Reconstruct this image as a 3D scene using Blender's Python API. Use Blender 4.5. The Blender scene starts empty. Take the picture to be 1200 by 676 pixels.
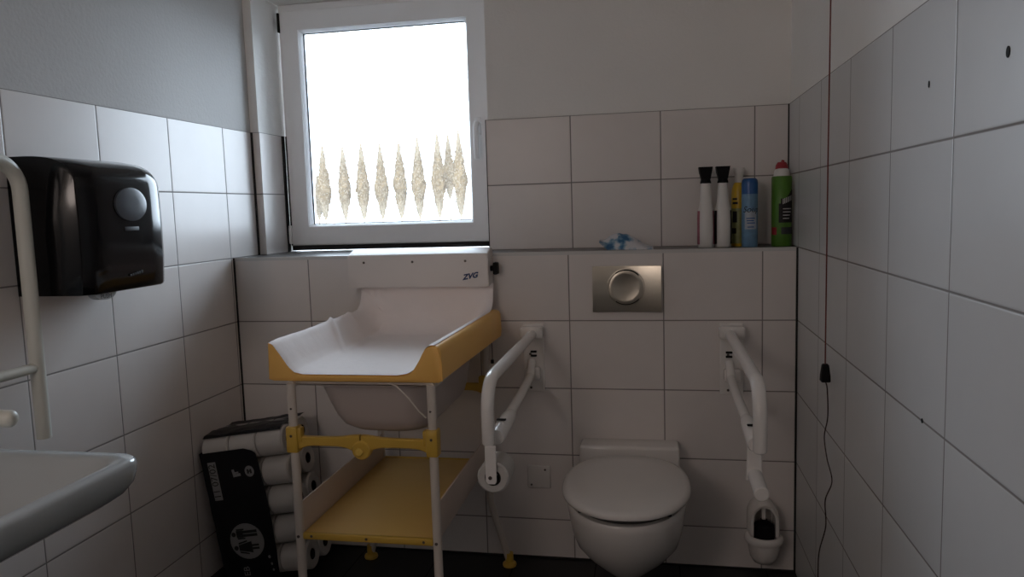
import bpy, bmesh, math, random
from mathutils import Vector, Matrix
from math import sin, cos, pi, radians
random.seed(7)
scene = bpy.context.scene
COL = scene.collection
ORG = {}

# ------------------------------------------------------------------ materials
def new_mat(name):
    m = bpy.data.materials.new(name); m.use_nodes = True
    nt = m.node_tree; nt.nodes.clear()
    out = nt.nodes.new('ShaderNodeOutputMaterial')
    return m, nt, out

def setp(b, color=None, rough=None, metal=None, spec=None):
    if color is not None: b.inputs['Base Color'].default_value = (*color, 1)
    if rough is not None: b.inputs['Roughness'].default_value = rough
    if metal is not None: b.inputs['Metallic'].default_value = metal
    if spec is not None: b.inputs['Specular IOR Level'].default_value = spec

def mat(name, color, rough=0.45, metal=0.0, spec=0.5, var=0.06, vscale=9.0, bump=0.0, bscale=120.0):
    m, nt, out = new_mat(name)
    N, L = nt.nodes, nt.links
    b = N.new('ShaderNodeBsdfPrincipled'); setp(b, color, rough, metal, spec)
    L.new(b.outputs[0], out.inputs[0])
    geo = N.new('ShaderNodeTexCoord')
    if var > 0:
        nz = N.new('ShaderNodeTexNoise'); nz.inputs['Scale'].default_value = vscale; nz.inputs['Detail'].default_value = 4
        L.new(geo.outputs['Object'], nz.inputs['Vector'])
        mx = N.new('ShaderNodeMix'); mx.data_type = 'RGBA'
        mx.inputs['A'].default_value = (*[c*(1-var) for c in color], 1)
        mx.inputs['B'].default_value = (*[min(1, c*(1+var)) for c in color], 1)
        L.new(nz.outputs['Fac'], mx.inputs['Factor']); L.new(mx.outputs['Result'], b.inputs['Base Color'])
    if bump > 0:
        n2 = N.new('ShaderNodeTexNoise'); n2.inputs['Scale'].default_value = bscale; n2.inputs['Detail'].default_value = 3
        L.new(geo.outputs['Object'], n2.inputs['Vector'])
        bp = N.new('ShaderNodeBump'); bp.inputs['Strength'].default_value = bump; bp.inputs['Distance'].default_value = 0.004
        L.new(n2.outputs['Fac'], bp.inputs['Height']); L.new(bp.outputs[0], b.inputs['Normal'])
    return m

TW, TH, ZL = 0.33334, 0.25, 1.1504     # wall tile size, height of the ledge (a grout line)
def tile_mat(name, axis, off, color=(0.76, 0.715, 0.69), grout=(0.24, 0.22, 0.21), rough=0.30, tw=TW, th=TH, zoff=ZL, zax='Z', half=0.0020):
    m, nt, out = new_mat(name)
    N, L = nt.nodes, nt.links
    b = N.new('ShaderNodeBsdfPrincipled'); setp(b, color, rough, 0, 0.4)
    L.new(b.outputs[0], out.inputs[0])
    g = N.new('ShaderNodeNewGeometry'); s = N.new('ShaderNodeSeparateXYZ'); L.new(g.outputs['Position'], s.inputs[0])
    def M(op, a, bb=None):
        n = N.new('ShaderNodeMath'); n.operation = op
        for i, v in enumerate((a, bb)):
            if v is None: continue
            if isinstance(v, (int, float)): n.inputs[i].default_value = v
            else: L.new(v, n.inputs[i])
        return n.outputs[0]
    def dist(sock, o, p):   # distance to the nearest grout line
        t = M('DIVIDE', M('SUBTRACT', sock, o), p)
        return M('MULTIPLY', M('PINGPONG', t, 0.5), p)
    du = dist(s.outputs[axis], off, tw); dv = dist(s.outputs[zax], zoff, th)
    d = M('MINIMUM', du, dv)
    mr = N.new('ShaderNodeMapRange'); mr.inputs['From Min'].default_value = half*0.6; mr.inputs['From Max'].default_value = half*1.4
    L.new(d, mr.inputs['Value'])
    # slight shade differences from tile to tile
    cu = M('FLOOR', M('DIVIDE', M('SUBTRACT', s.outputs[axis], off), tw)); cv = M('FLOOR', M('DIVIDE', M('SUBTRACT', s.outputs[zax], zoff), th))
    cx = N.new('ShaderNodeCombineXYZ'); L.new(cu, cx.inputs[0]); L.new(cv, cx.inputs[1])
    wn = N.new('ShaderNodeTexWhiteNoise'); L.new(cx.outputs[0], wn.inputs['Vector'])
    nz = N.new('ShaderNodeTexNoise'); nz.inputs['Scale'].default_value = 14; nz.inputs['Detail'].default_value = 5
    L.new(g.outputs['Position'], nz.inputs['Vector'])
    v = M('ADD', M('MULTIPLY', wn.outputs['Value'], 0.05), M('MULTIPLY', nz.outputs['Fac'], 0.06))
    v = M('ADD', v, 0.945)
    hsv = N.new('ShaderNodeHueSaturation'); hsv.inputs['Color'].default_value = (*color, 1); L.new(v, hsv.inputs['Value'])
    mx = N.new('ShaderNodeMix'); mx.data_type = 'RGBA'; mx.inputs['A'].default_value = (*grout, 1)
    L.new(hsv.outputs[0], mx.inputs['B']); L.new(mr.outputs[0], mx.inputs['Factor']); L.new(mx.outputs['Result'], b.inputs['Base Color'])
    rr = N.new('ShaderNodeMapRange'); rr.inputs['To Min'].default_value = 0.9; rr.inputs['To Max'].default_value = rough
    L.new(mr.outputs[0], rr.inputs['Value']); L.new(rr.outputs[0], b.inputs['Roughness'])
    # pillowed tile edges, recessed joints, faint glaze waviness
    m2 = N.new('ShaderNodeMapRange'); m2.interpolation_type = 'SMOOTHSTEP'
    m2.inputs['From Min'].default_value = 0.0; m2.inputs['From Max'].default_value = 0.005; L.new(d, m2.inputs['Value'])
    n3 = N.new('ShaderNodeTexNoise'); n3.inputs['Scale'].default_value = 7; L.new(g.outputs['Position'], n3.inputs['Vector'])
    h = M('ADD', m2.outputs[0], M('MULTIPLY', n3.outputs['Fac'], 0.35))
    bp = N.new('ShaderNodeBump'); bp.inputs['Strength'].default_value = 0.5; bp.inputs['Distance'].default_value = 0.0015
    L.new(h, bp.inputs['Height']); L.new(bp.outputs[0], b.inputs['Normal'])
    return m

PLASTER_L = mat('plaster_left_shaded', (0.57, 0.56, 0.55), 0.85, var=0.04, vscale=3, bump=0.35, bscale=90)  # darker than the other plaster, painting in the grazing light on this wall
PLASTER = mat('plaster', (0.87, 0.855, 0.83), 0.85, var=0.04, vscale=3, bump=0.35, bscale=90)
CEILM = mat('ceiling_paint', (0.74, 0.71, 0.68), 0.9, var=0.03, vscale=2, bump=0.2)
T_LEFT = tile_mat('tiles_left', 'Y', -0.0182)
T_RIGHT = tile_mat('tiles_right_shaded', 'Y', -0.0032, color=(0.62, 0.62, 0.62))  # same tiles, colour darkened to paint in shading and vignetting
T_LOW = tile_mat('tiles_lower_back', 'X', -0.1148)
T_UP = tile_mat('tiles_upper_back', 'X', -0.1178)
T_REAR = tile_mat('tiles_rear', 'X', 0.0)
T_FLOOR = tile_mat('floor_tiles', 'X', -0.1, color=(0.008, 0.008, 0.008), grout=(0.004, 0.004, 0.004), rough=0.5, tw=0.3, th=0.3, zoff=0, zax='Y')
SILLM = mat('sill_grey', (0.085, 0.083, 0.081), 0.35, var=0.1, vscale=30)
EDGEM = mat('tile_edge_white', (0.62, 0.61, 0.60), 0.3)
JOINT = mat('black_joint', (0.012, 0.011, 0.011), 0.7)
PVC = mat('white_pvc', (0.97, 0.97, 0.98), 0.35, var=0.02)
GASKET = mat('gasket', (0.03, 0.035, 0.035), 0.6)
ENAMEL = mat('white_enamel', (0.80, 0.77, 0.74), 0.22, var=0.02)
CERAMIC = mat('ceramic', (0.78, 0.75, 0.72), 0.10, spec=0.6, var=0.02)
LIDM = mat('toilet_lid_plastic', (0.74, 0.71, 0.68), 0.22, var=0.02)
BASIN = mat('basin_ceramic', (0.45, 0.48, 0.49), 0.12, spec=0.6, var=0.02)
RAILG = mat('rail_grey_white', (0.66, 0.66, 0.60), 0.35, var=0.03)
BLACKG = mat('black_gloss', (0.004, 0.004, 0.005), 0.12, spec=0.30, var=0)
BLACKM = mat('black_plastic', (0.004, 0.004, 0.005), 0.6, spec=0.2, var=0)
BLACKF = mat('black_film', (0.007, 0.007, 0.009), 0.45, spec=0.25, var=0.2, vscale=20, bump=0.3, bscale=25)
SMOKE = mat('smoky_grey', (0.055, 0.062, 0.075), 0.25, var=0.1)
GREYP = mat('grey_plastic', (0.38, 0.39, 0.39), 0.4)
GREYD = mat('grey_dark', (0.04, 0.042, 0.048), 0.6)
YFOAM = mat('yellow_vinyl', (0.93, 0.54, 0.145), 0.45, var=0.06, vscale=6)
YPLAS = mat('yellow_plastic', (0.60, 0.38, 0.06), 0.35, var=0.05)
YBOARD = mat('yellow_board', (0.72, 0.49, 0.16), 0.4, var=0.06, vscale=5)
CREAM = mat('cream_tube', (0.62, 0.56, 0.50), 0.35, var=0.03)
CREAMB = mat('cream_board', (0.60, 0.50, 0.43), 0.45, var=0.04)
TUBM = mat('translucent_tub', (0.50, 0.44, 0.42), 0.4, var=0.04)
PAPER = mat('white_paper', (0.90, 0.84, 0.82), 0.85, var=0.03, vscale=12, bump=0.25, bscale=40)
BOXM = mat('dispenser_white', (0.76, 0.71, 0.68), 0.4, var=0.02)
ROLLM = mat('toilet_paper', (0.52, 0.50, 0.475), 0.85, var=0.05, vscale=20, bump=0.3, bscale=60)
COREM = mat('roll_core', (0.02, 0.015, 0.012), 0.9, var=0.1)
DARKM = mat('dark_recess', (0.006, 0.006, 0.006), 0.9, var=0)
SCREW = mat('screw_metal', (0.12, 0.10, 0.09), 0.4, metal=0.8, var=0)
BLUEINK = mat('blue_ink', (0.03, 0.06, 0.16), 0.5, var=0)
WHITEINK = mat('white_ink', (0.55, 0.55, 0.54), 0.6, var=0)
BLACKINK = mat('black_ink', (0.008, 0.008, 0.008), 0.6, var=0)
LABELW = mat('label_white', (0.24, 0.24, 0.24), 0.6, var=0.08)
CORDR = mat('red_cord', (0.16, 0.035, 0.03), 0.7, var=0.2, vscale=60)
CORDD = mat('dark_cord', (0.05, 0.03, 0.028), 0.8, var=0.2, vscale=60)
SPRAYW = mat('spray_white', (0.74, 0.72, 0.69), 0.35, var=0.03)
PINKL = mat('pink_label', (0.35, 0.10, 0.14), 0.5, var=0.3, vscale=60)
CANB = mat('can_blue', (0.02, 0.10, 0.30), 0.3, var=0.1)
CANL = mat('can_light_blue', (0.16, 0.30, 0.46), 0.3, var=0.35, vscale=45)
CANW = mat('can_pale', (0.40, 0.45, 0.52), 0.3, var=0.1, vscale=40)
YELB = mat('bottle_yellow', (0.62, 0.40, 0.02), 0.3, var=0.1)
YELT = mat('bottle_green_yellow', (0.30, 0.32, 0.12), 0.3, var=0.4, vscale=40)
REDP = mat('red_plastic', (0.32, 0.02, 0.03), 0.35)
GREENC = mat('can_green', (0.075, 0.20, 0.02), 0.28, var=0.08)
WIPES = None
GROUND = mat('pale_gravel', (0.30, 0.30, 0.295), 0.95, var=0.05, vscale=1)
DOORM = mat('added_dark_door', (0.05, 0.035, 0.025), 0.5, var=0.15)
def foliage_mat():
    m, nt, out = new_mat('conifer_needles'); N, L = nt.nodes, nt.links
    b = N.new('ShaderNodeBsdfDiffuse'); L.new(b.outputs[0], out.inputs[0])
    at = N.new('ShaderNodeAttribute'); at.attribute_name = 'shade'
    cr = N.new('ShaderNodeValToRGB'); e = cr.color_ramp.elements
    e[0].color = (0.155, 0.108, 0.060, 1); e[1].color = (0.30, 0.24, 0.17, 1)  # paler second colour paints in glare and blur around the crowns
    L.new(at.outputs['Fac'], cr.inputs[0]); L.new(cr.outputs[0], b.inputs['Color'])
    return m
FOLI = foliage_mat()
BARK = mat('bark', (0.20, 0.15, 0.10), 0.9, var=0.2)

def wipes_mat():
    m, nt, out = new_mat('wipes_film'); N, L = nt.nodes, nt.links
    b = N.new('ShaderNodeBsdfPrincipled'); setp(b, (1, 1, 1), 0.3); L.new(b.outputs[0], out.inputs[0])
    tc = N.new('ShaderNodeTexCoord'); nz = N.new('ShaderNodeTexNoise'); nz.inputs['Scale'].default_value = 24; nz.inputs['Detail'].default_value = 3
    L.new(tc.outputs['Object'], nz.inputs['Vector'])
    cr = N.new('ShaderNodeValToRGB'); e = cr.color_ramp.elements
    e[0].position = 0.40; e[0].color = (0.03, 0.13, 0.27, 1); e[1].position = 0.55; e[1].color = (0.62, 0.62, 0.64, 1)
    x = e.new(0.47); x.color = (0.20, 0.34, 0.46, 1)
    L.new(nz.outputs['Fac'], cr.inputs[0]); L.new(cr.outputs[0], b.inputs['Base Color'])
    return m
WIPES = wipes_mat()

def steel_mat():
    m, nt, out = new_mat('brushed_steel'); N, L = nt.nodes, nt.links
    b = N.new('ShaderNodeBsdfPrincipled'); setp(b, (0.62, 0.57, 0.48), 0.27, 1.0); L.new(b.outputs[0], out.inputs[0])
    tc = N.new('ShaderNodeTexCoord'); mp = N.new('ShaderNodeMapping'); mp.inputs['Scale'].default_value = (2, 2, 420)
    nz = N.new('ShaderNodeTexNoise'); nz.inputs['Scale'].default_value = 6
    L.new(tc.outputs['Object'], mp.inputs[0]); L.new(mp.outputs[0], nz.inputs['Vector'])
    mr = N.new('ShaderNodeMapRange'); mr.inputs['To Min'].default_value = 0.285; mr.inputs['To Max'].default_value = 0.325
    L.new(nz.outputs['Fac'], mr.inputs['Value']); L.new(mr.outputs[0], b.inputs['Roughness'])
    return m
STEEL = steel_mat()

def pane_mat():    # obscured glass: clear transmission with a milky scattering share and a faint reflection
    m, nt, out = new_mat('obscured_glass'); N, L = nt.nodes, nt.links
    tr = N.new('ShaderNodeBsdfTransparent'); tr.inputs[0].default_value = (0.97, 0.985, 1, 1)
    tl = N.new('ShaderNodeBsdfTranslucent'); tl.inputs[0].default_value = (0.95, 0.97, 1, 1)
    gl = N.new('ShaderNodeBsdfGlossy'); gl.inputs['Roughness'].default_value = 0.15
    a = N.new('ShaderNodeMixShader'); a.inputs[0].default_value = 0.018
    L.new(tr.outputs[0], a.inputs[1]); L.new(tl.outputs[0], a.inputs[2])
    fr = N.new('ShaderNodeFresnel'); fr.inputs[0].default_value = 1.3
    c = N.new('ShaderNodeMixShader'); L.new(fr.outputs[0], c.inputs[0]); L.new(a.outputs[0], c.inputs[1]); L.new(gl.outputs[0], c.inputs[2])
    L.new(c.outputs[0], out.inputs[0])
    return m
PANE = pane_mat()

# ------------------------------------------------------------------ geometry helpers
def bm_new(): return bmesh.new()

def box(bm, lo, hi, bev=0.0, seg=2, mi=0):
    lo, hi = Vector(lo), Vector(hi)
    r = bmesh.ops.create_cube(bm, size=1.0)
    vs = r['verts']; c = (lo+hi)/2; s = hi-lo
    for v in vs: v.co = Vector((v.co.x*s.x, v.co.y*s.y, v.co.z*s.z)) + c
    fs = set(f for v in vs for f in v.link_faces)
    for f in fs: f.material_index = mi
    if bev > 0:
        es = list(set(e for v in vs for e in v.link_edges))
        rr = bmesh.ops.bevel(bm, geom=es, offset=bev, segments=seg, profile=0.5, affect='EDGES')
        for f in rr['faces']: f.material_index = mi
        vs = list(set(v for f in rr['faces'] for v in f.verts) | set(v for v in vs if v.is_valid))
    return vs

def loft(bm, rings, cap0=True, cap1=True, mi=0, closed=True):
    vr = [[bm.verts.new(p) for p in r] for r in rings]
    n = len(rings[0])
    for a, b in zip(vr, vr[1:]):
        for i in range(n if closed else n-1):
            j = (i+1) % n
            try:
                f = bm.faces.new((a[i], a[j], b[j], b[i])); f.material_index = mi
            except ValueError: pass
    if closed:
        if cap0: f = bm.faces.new(list(reversed(vr[0]))); f.material_index = mi
        if cap1: f = bm.faces.new(vr[-1]); f.material_index = mi
    return vr

def fillet(pts, rad, seg=8):
    pts = [Vector(p) for p in pts]; out = [pts[0]]
    for i in range(1, len(pts)-1):
        p, a, b = pts[i], pts[i-1], pts[i+1]
        r = rad[i] if isinstance(rad, (list, tuple)) else rad
        da, db = (a-p), (b-p); la, lb = da.length, db.length; da.normalize(); db.normalize()
        ang = da.angle(db)
        if r <= 0 or ang > pi-0.02: out.append(p); continue
        t = min(r/math.tan(ang/2), la*0.49, lb*0.49); r2 = t*math.tan(ang/2)
        p0 = p+da*t; p1 = p+db*t
        bis = (da+db).normalized(); c = p+bis*(r2/sin(ang/2))
        v0 = p0-c; v1 = p1-c; th = v0.angle(v1); ax = v0.cross(v1).normalized()
        for k in range(seg+1):
            out.append(c + Matrix.Rotation(th*k/seg, 3, ax) @ v0)
    out.append(pts[-1]); return out

def tube(bm, pts, r, n=16, rad=0.0, cap=True, mi=0, round_end=0):
    pts = fillet(pts, rad) if rad else [Vector(p) for p in pts]
    rs = r if isinstance(r, (list, tuple)) else [r]*len(pts)
    t0 = (pts[1]-pts[0]).normalized()
    up = Vector((0, 0, 1)) if abs(t0.z) < 0.9 else Vector((1, 0, 0))
    u = t0.cross(up).normalized(); rings = []; tp = t0
    for i, p in enumerate(pts):
        t = (pts[min(i+1, len(pts)-1)]-pts[max(i-1, 0)]).normalized()
        q = tp.rotation_difference(t); u = (q @ u).normalized(); u = (u - t*u.dot(t)).normalized(); tp = t
        w = t.cross(u)
        rings.append([p + (u*cos(2*pi*k/n)+w*sin(2*pi*k/n))*rs[i] for k in range(n)])
    if round_end:
        t = (pts[-1]-pts[-2]).normalized(); last = rings[-1]; c = pts[-1]
        for k in range(1, 5):
            a = k/5*pi/2
            rings.append([c + (v-c)*cos(a) + t*(round_end*sin(a)) for v in last])
    loft(bm, rings, cap, cap, mi)

def cyl(bm, a, b, r, n=24, mi=0, r2=None, bev=0.0):
    a, b = Vector(a), Vector(b)
    r2 = r if r2 is None else r2
    d = (b-a).normalized()
    if bev > 0:
        pts = [a, a+d*bev, b-d*bev, b]; rs = [r-bev, r, r2, r2-bev]
    else: pts = [a, b]; rs = [r, r2]
    up = Vector((0, 0, 1)) if abs(d.z) < 0.9 else Vector((1, 0, 0))
    u = d.cross(up).normalized(); w = d.cross(u)
    loft(bm, [[p+(u*cos(2*pi*k/n)+w*sin(2*pi*k/n))*q for k in range(n)] for p, q in zip(pts, rs)], True, True, mi)

def ring_cyl(bm, a, b, ro, ri, n=28, mi=0):   # hollow roll
    a, b = Vector(a), Vector(b); d = (b-a).normalized()
    up = Vector((0, 0, 1)) if abs(d.z) < 0.9 else Vector((1, 0, 0))
    u = d.cross(up).normalized(); w = d.cross(u); e = 0.005
    prof = [(a, ri), (a, ro-e), (a+d*e, ro), (b-d*e, ro), (b, ro-e), (b, ri), (a, ri)]
    loft(bm, [[p+(u*cos(2*pi*k/n)+w*sin(2*pi*k/n))*q for k in range(n)] for p, q in prof], False, False, mi)

def lathe(bm, prof, c=(0, 0, 0), n=32, mi=0, sx=1.0, sy=1.0, mis=None):
    rings = [[(c[0]+r*sx*cos(2*pi*k/n), c[1]+r*sy*sin(2*pi*k/n), c[2]+z) for k in range(n)] for r, z in prof]
    vr = loft(bm, rings, True, True, mi)
    return vr

def prism(bm, poly, ax, lo, hi, mi=0):   # poly: 2D points on the other two axes (in x,y,z order)
    def P(a, b, t):
        return {0: (t, a, b), 1: (a, t, b), 2: (a, b, t)}[ax]
    loft(bm, [[P(a, b, lo) for a, b in poly], [P(a, b, hi) for a, b in poly]], True, True, mi)

def patch(bm, c, r, z0, z1, a0, a1, n=10, mi=0):  # a label lying on an upright cylinder
    lo = [(c[0]+r*cos(a0+(a1-a0)*k/n), c[1]+r*sin(a0+(a1-a0)*k/n), z0) for k in range(n+1)]
    hi = [(x, y, z1) for x, y, _ in lo]
    loft(bm, [lo, hi], mi=mi, closed=False)

def text_bm(txt, size, shear=0.0, ext=0.0, off=0.0):
    cu = bpy.data.curves.new('txt', 'FONT'); cu.body = txt; cu.size = size; cu.shear = shear; cu.extrude = ext; cu.offset = off
    cu.align_x = 'CENTER'; cu.align_y = 'CENTER'; cu.resolution_u = 3
    o = bpy.data.objects.new('txt', cu); COL.objects.link(o)
    dg = bpy.context.evaluated_depsgraph_get(); me = bpy.data.meshes.new_from_object(o.evaluated_get(dg))
    bm = bmesh.new(); bm.from_mesh(me)
    bpy.data.objects.remove(o); bpy.data.curves.remove(cu); bpy.data.meshes.remove(me)
    return bm

def empty(name, loc, label=None, cat=None, group=None, kind=None):
    o = bpy.data.objects.new(name, None); COL.objects.link(o); o.empty_display_size = 0.05
    o.location = loc; ORG[o.name] = Vector(loc)
    return tag(o, label, cat, group, kind)

def tag(o, label=None, cat=None, group=None, kind=None):
    if label: o['label'] = label
    if cat: o['category'] = cat
    if group: o['group'] = group
    if kind: o['kind'] = kind
    return o

def obj(name, bm, mats, parent=None, smooth=35, loc=None, label=None, cat=None, group=None, kind=None):
    """bm is in world coordinates; the new object's origin is its parent's, or loc."""
    if not isinstance(mats, (list, tuple)): mats = [mats]
    bmesh.ops.remove_doubles(bm, verts=bm.verts, dist=1e-6)
    bmesh.ops.recalc_face_normals(bm, faces=bm.faces)
    org = ORG[parent.name] if parent else Vector(loc or (0, 0, 0))
    bmesh.ops.translate(bm, verts=bm.verts, vec=-org)
    me = bpy.data.meshes.new(name); bm.to_mesh(me); bm.free()
    for m in mats: me.materials.append(m)
    if smooth:
        for p in me.polygons: p.use_smooth = True
        me.set_sharp_from_angle(angle=radians(smooth))
    o = bpy.data.objects.new(name, me); COL.objects.link(o)
    if parent: o.parent = parent
    else: o.location = org
    ORG[o.name] = org
    return tag(o, label, cat, group, kind)

def struct(name, bm, mats, smooth=0): return obj(name, bm, mats, None, smooth, kind='structure')

# ------------------------------------------------------------------ room shell
W = 2.091; D = 0.1933; RL = -2.055; RR = -1.109; RD = 0.397; ZT = ZL+0.5; ZC = 2.55; YB = -3.7
WT = 2.205   # top of the window recess
bm = bm_new(); box(bm, (-W-.2, YB-.2, -.15), (.2, .5, 0)); struct('floor', bm, T_FLOOR)
bm = bm_new(); box(bm, (-W-.2, YB-.2, ZC), (.2, .5, ZC+.15)); struct('ceiling', bm, CEILM)
def side_wall(name, x0, x1, tx0, tx1, tm):
    bm = bm_new(); box(bm, (x0, YB-.2, 0), (x1, .5, ZC)); box(bm, (tx0, YB, 0), (tx1, D, ZT), mi=1)
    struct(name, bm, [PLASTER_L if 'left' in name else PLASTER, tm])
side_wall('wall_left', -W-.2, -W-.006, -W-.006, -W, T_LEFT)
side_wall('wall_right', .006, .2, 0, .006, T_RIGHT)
bm = bm_new(); box(bm, (-W-.2, YB-.2, 0), (.2, YB, ZC)); struct('wall_rear', bm, PLASTER)
bm = bm_new()   # upper back wall with the window recess cut out of it
box(bm, (-W-.006, D+.006, 0), (RL-.006, .5, ZC)); box(bm, (RR+.006, D+.006, 0), (.006, .5, ZC))
box(bm, (RL-.006, D+.006, WT), (RR+.006, .5, ZC)); box(bm, (RL-.006, D+.006, 0), (RR+.006, .5, ZL-.03))
box(bm, (RR, D, ZL), (0, D+.006, ZT), mi=1); box(bm, (RR, D+.006, ZL), (RR+.006, RD, ZT), mi=2)
box(bm, (-W, D, ZL), (RL, D+.006, ZT), mi=1); box(bm, (RL-.006, D+.006, ZL), (RL, RD, ZT), mi=2)
struct('wall_back', bm, [PLASTER, T_UP, tile_mat('tiles_reveal', 'Y', .45)])
bm = bm_new(); box(bm, (-W, 0, 0), (0, D, ZL-.012)); struct('wall_back_lower', bm, T_LOW)
# ledge: grey slab with a white edge strip; the part inside the recess is the window sill
bm = bm_new()
box(bm, (-W, .006, ZL-.012), (0, D, ZL)); box(bm, (RL, D, ZL-.03), (RR, RD+.09, ZL))
box(bm, (-W, -.0015, ZL-.012), (0, .006, ZL+.0005), mi=1)
struct('trim_1', bm, [SILLM, EDGEM])
# dark silicone joints in the corners
bm = bm_new()
box(bm, (-W, -.007, 0), (-W+.004, .0, ZL)); box(bm, (-.006, -.006, 0), (0, 0, ZL))
box(bm, (-W, D-.008, ZL), (-W+.006, D, ZT)); box(bm, (-.004, D-.004, ZL), (0, D, ZT))
box(bm, (RL, RD-.02, ZL), (RL+.005, RD, ZT)); box(bm, (RR-.003, D-.001, ZL), (RR, D+.004, ZT))
struct('trim_2', bm, JOINT)
bm = bm_new(); box(bm, (-W, -.006, 0), (0, 0, .006)); struct('trim_3', bm, JOINT)

# unseen dark door, added so the flush plate reflects something dark
dr = empty('added_door_1', (-.80, YB, 0), kind='structure')
bm = bm_new(); box(bm, (-1.27, YB+.002, .004), (-.33, YB+.042, 2.02), .003); obj('added_door_leaf', bm, DOORM, dr)
bm = bm_new(); box(bm, (-1.35, YB+.0005, 0), (-1.27, YB+.05, 2.10)); box(bm, (-.33, YB+.0005, 0), (-.25, YB+.05, 2.10)); box(bm, (-1.27, YB+.0005, 2.02), (-.33, YB+.05, 2.10)); obj('added_door_frame', bm, DOORM, dr)
bm = bm_new(); tube(bm, [(-.42, YB+.042, 1.05), (-.42, YB+.09, 1.05), (-.54, YB+.09, 1.05)], .010, rad=.02); obj('added_door_handle', bm, SCREW, dr)
# small dark plugs left in the right wall
for (y, z, w, h, lb) in ((-1.521, 1.500, .0055, .008, 'dark drilled plug hole in the right tiled wall, high near the frame edge'),
                         (-1.218, 1.503, .003, .006, 'tiny dark drilled hole in the upper right wall tiles, nearer the pull cord'),
                         (-1.229, .901, .0045, .0045, 'small dark hole on a grout line low on the right tiled wall')):
    bm = bm_new(); cyl(bm, (-.0012, y, z), (.004, y, z), 1, 12)
    for v in bm.verts: v.co.y = y+(v.co.y-y)*w; v.co.z = z+(v.co.z-z)*h
    obj('drill_hole', bm, DARKM, loc=(0, y, z), label=lb, cat='hole')

# ------------------------------------------------------------------ window
win = empty('window_1', (-1.58, RD, ZL), kind='structure')
FX0, FX1, FZ0, FZ1 = RL+.003, RR-.003, 1.156, WT-.002
def frame_bm(x0, x1, z0, z1, wd, y0, y1, bev):
    bm = bm_new()
    o = [(x0, z0), (x1, z0), (x1, z1), (x0, z1)]; i = [(x0+wd, z0+wd), (x1-wd, z0+wd), (x1-wd, z1-wd), (x0+wd, z1-wd)]
    ib = [(x0+wd+bev, z0+wd+bev), (x1-wd-bev, z0+wd+bev), (x1-wd-bev, z1-wd-bev), (x0+wd+bev, z1-wd-bev)]
    oo = [(x0+.004, z0+.004), (x1-.004, z0+.004), (x1-.004, z1-.004), (x0+.004, z1-.004)]
    R = [[(x, y1, z) for x, z in o], [(x, y0+.004, z) for x, z in o], [(x, y0, z) for x, z in oo], [(x, y0, z) for x, z in i],
         [(x, y0+.018, z) for x, z in ib], [(x, y1, z) for x, z in ib], [(x, y1, z) for x, z in o]]
    loft(bm, R, False, False); return bm
obj('window_frame', frame_bm(FX0, FX1, FZ0, FZ1, .05, RD+.012, RD+.075, .004), PVC, win, smooth=30)
SX0, SX1, SZ0, SZ1 = -2.036, RR-.03, 1.177, 2.170
sash = obj('sash', frame_bm(SX0, SX1, SZ0, SZ1, .080, RD-.012, RD+.05, .010), PVC, win, smooth=30)
GX0, GX1, GZ0, GZ1 = SX0+.090, SX1-.090, SZ0+.090, SZ1-.090
GX1 = SX1-.090
bm = bm_new(); box(bm, (GX0-.004, RD+.028, GZ0-.004), (GX1+.004, RD+.034, GZ1+.004)); obj('pane', bm, PANE, sash, smooth=0)
bm = bm_new()
for lo, hi in (((GX0-.001, RD+.022, GZ0-.001), (GX0+.004, RD+.027, GZ1+.001)), ((GX1-.003, RD+.022, GZ0), (GX1+.001, RD+.027, GZ1)),
               ((GX0, RD+.022, GZ0-.001), (GX1, RD+.027, GZ0+.003)), ((GX0, RD+.022, GZ1-.003), (GX1, RD+.027, GZ1+.001))): box(bm, lo, hi)
obj('glazing_gasket', bm, GASKET, sash, smooth=0)
bm = bm_new(); box(bm, (SX0-.004, RD-.004, FZ0), (SX1+.012, RD+.012, SZ0-.001)); box(bm, (SX0-.012, RD+.002, SZ0), (SX0, RD+.012, ZT)); obj('gap_shade_and_joint', bm, JOINT, win, smooth=0)  # black strip painting the shadow gap below the sash; joint at the hinge side
bm = bm_new(); box(bm, (-2.046, RD-.016, 2.085), (-2.0362, RD+.004, 2.165), .003); obj('hinge', bm, DARKM, win, label='dark upper hinge')
bm = bm_new(); box(bm, (-2.048, RD-.018, 1.185), (-2.0362, RD+.004, 1.265), .003); cyl(bm, (-2.042, RD-.016, 1.19), (-2.042, RD-.016, 1.255), .006); obj('hinge', bm, PVC, win, label='white lower hinge')
bm = bm_new()
hx = -1.185
box(bm, (hx-.015, RD-.020, 1.615), (hx+.015, RD-.012, 1.685), .003)
tube(bm, [(hx, RD-.016, 1.655), (hx, RD-.052, 1.655), (hx-.001, RD-.056, 1.60), (hx-.001, RD-.050, 1.515)], [.010]*60, rad=.02, n=12) if False else None
pts = fillet([(hx, RD-.014, 1.66), (hx, RD-.055, 1.66), (hx, RD-.052, 1.52)], .022)
tube(bm, pts, .0105, n=14, round_end=.008)
obj('window_handle', bm, PVC, sash)

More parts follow.
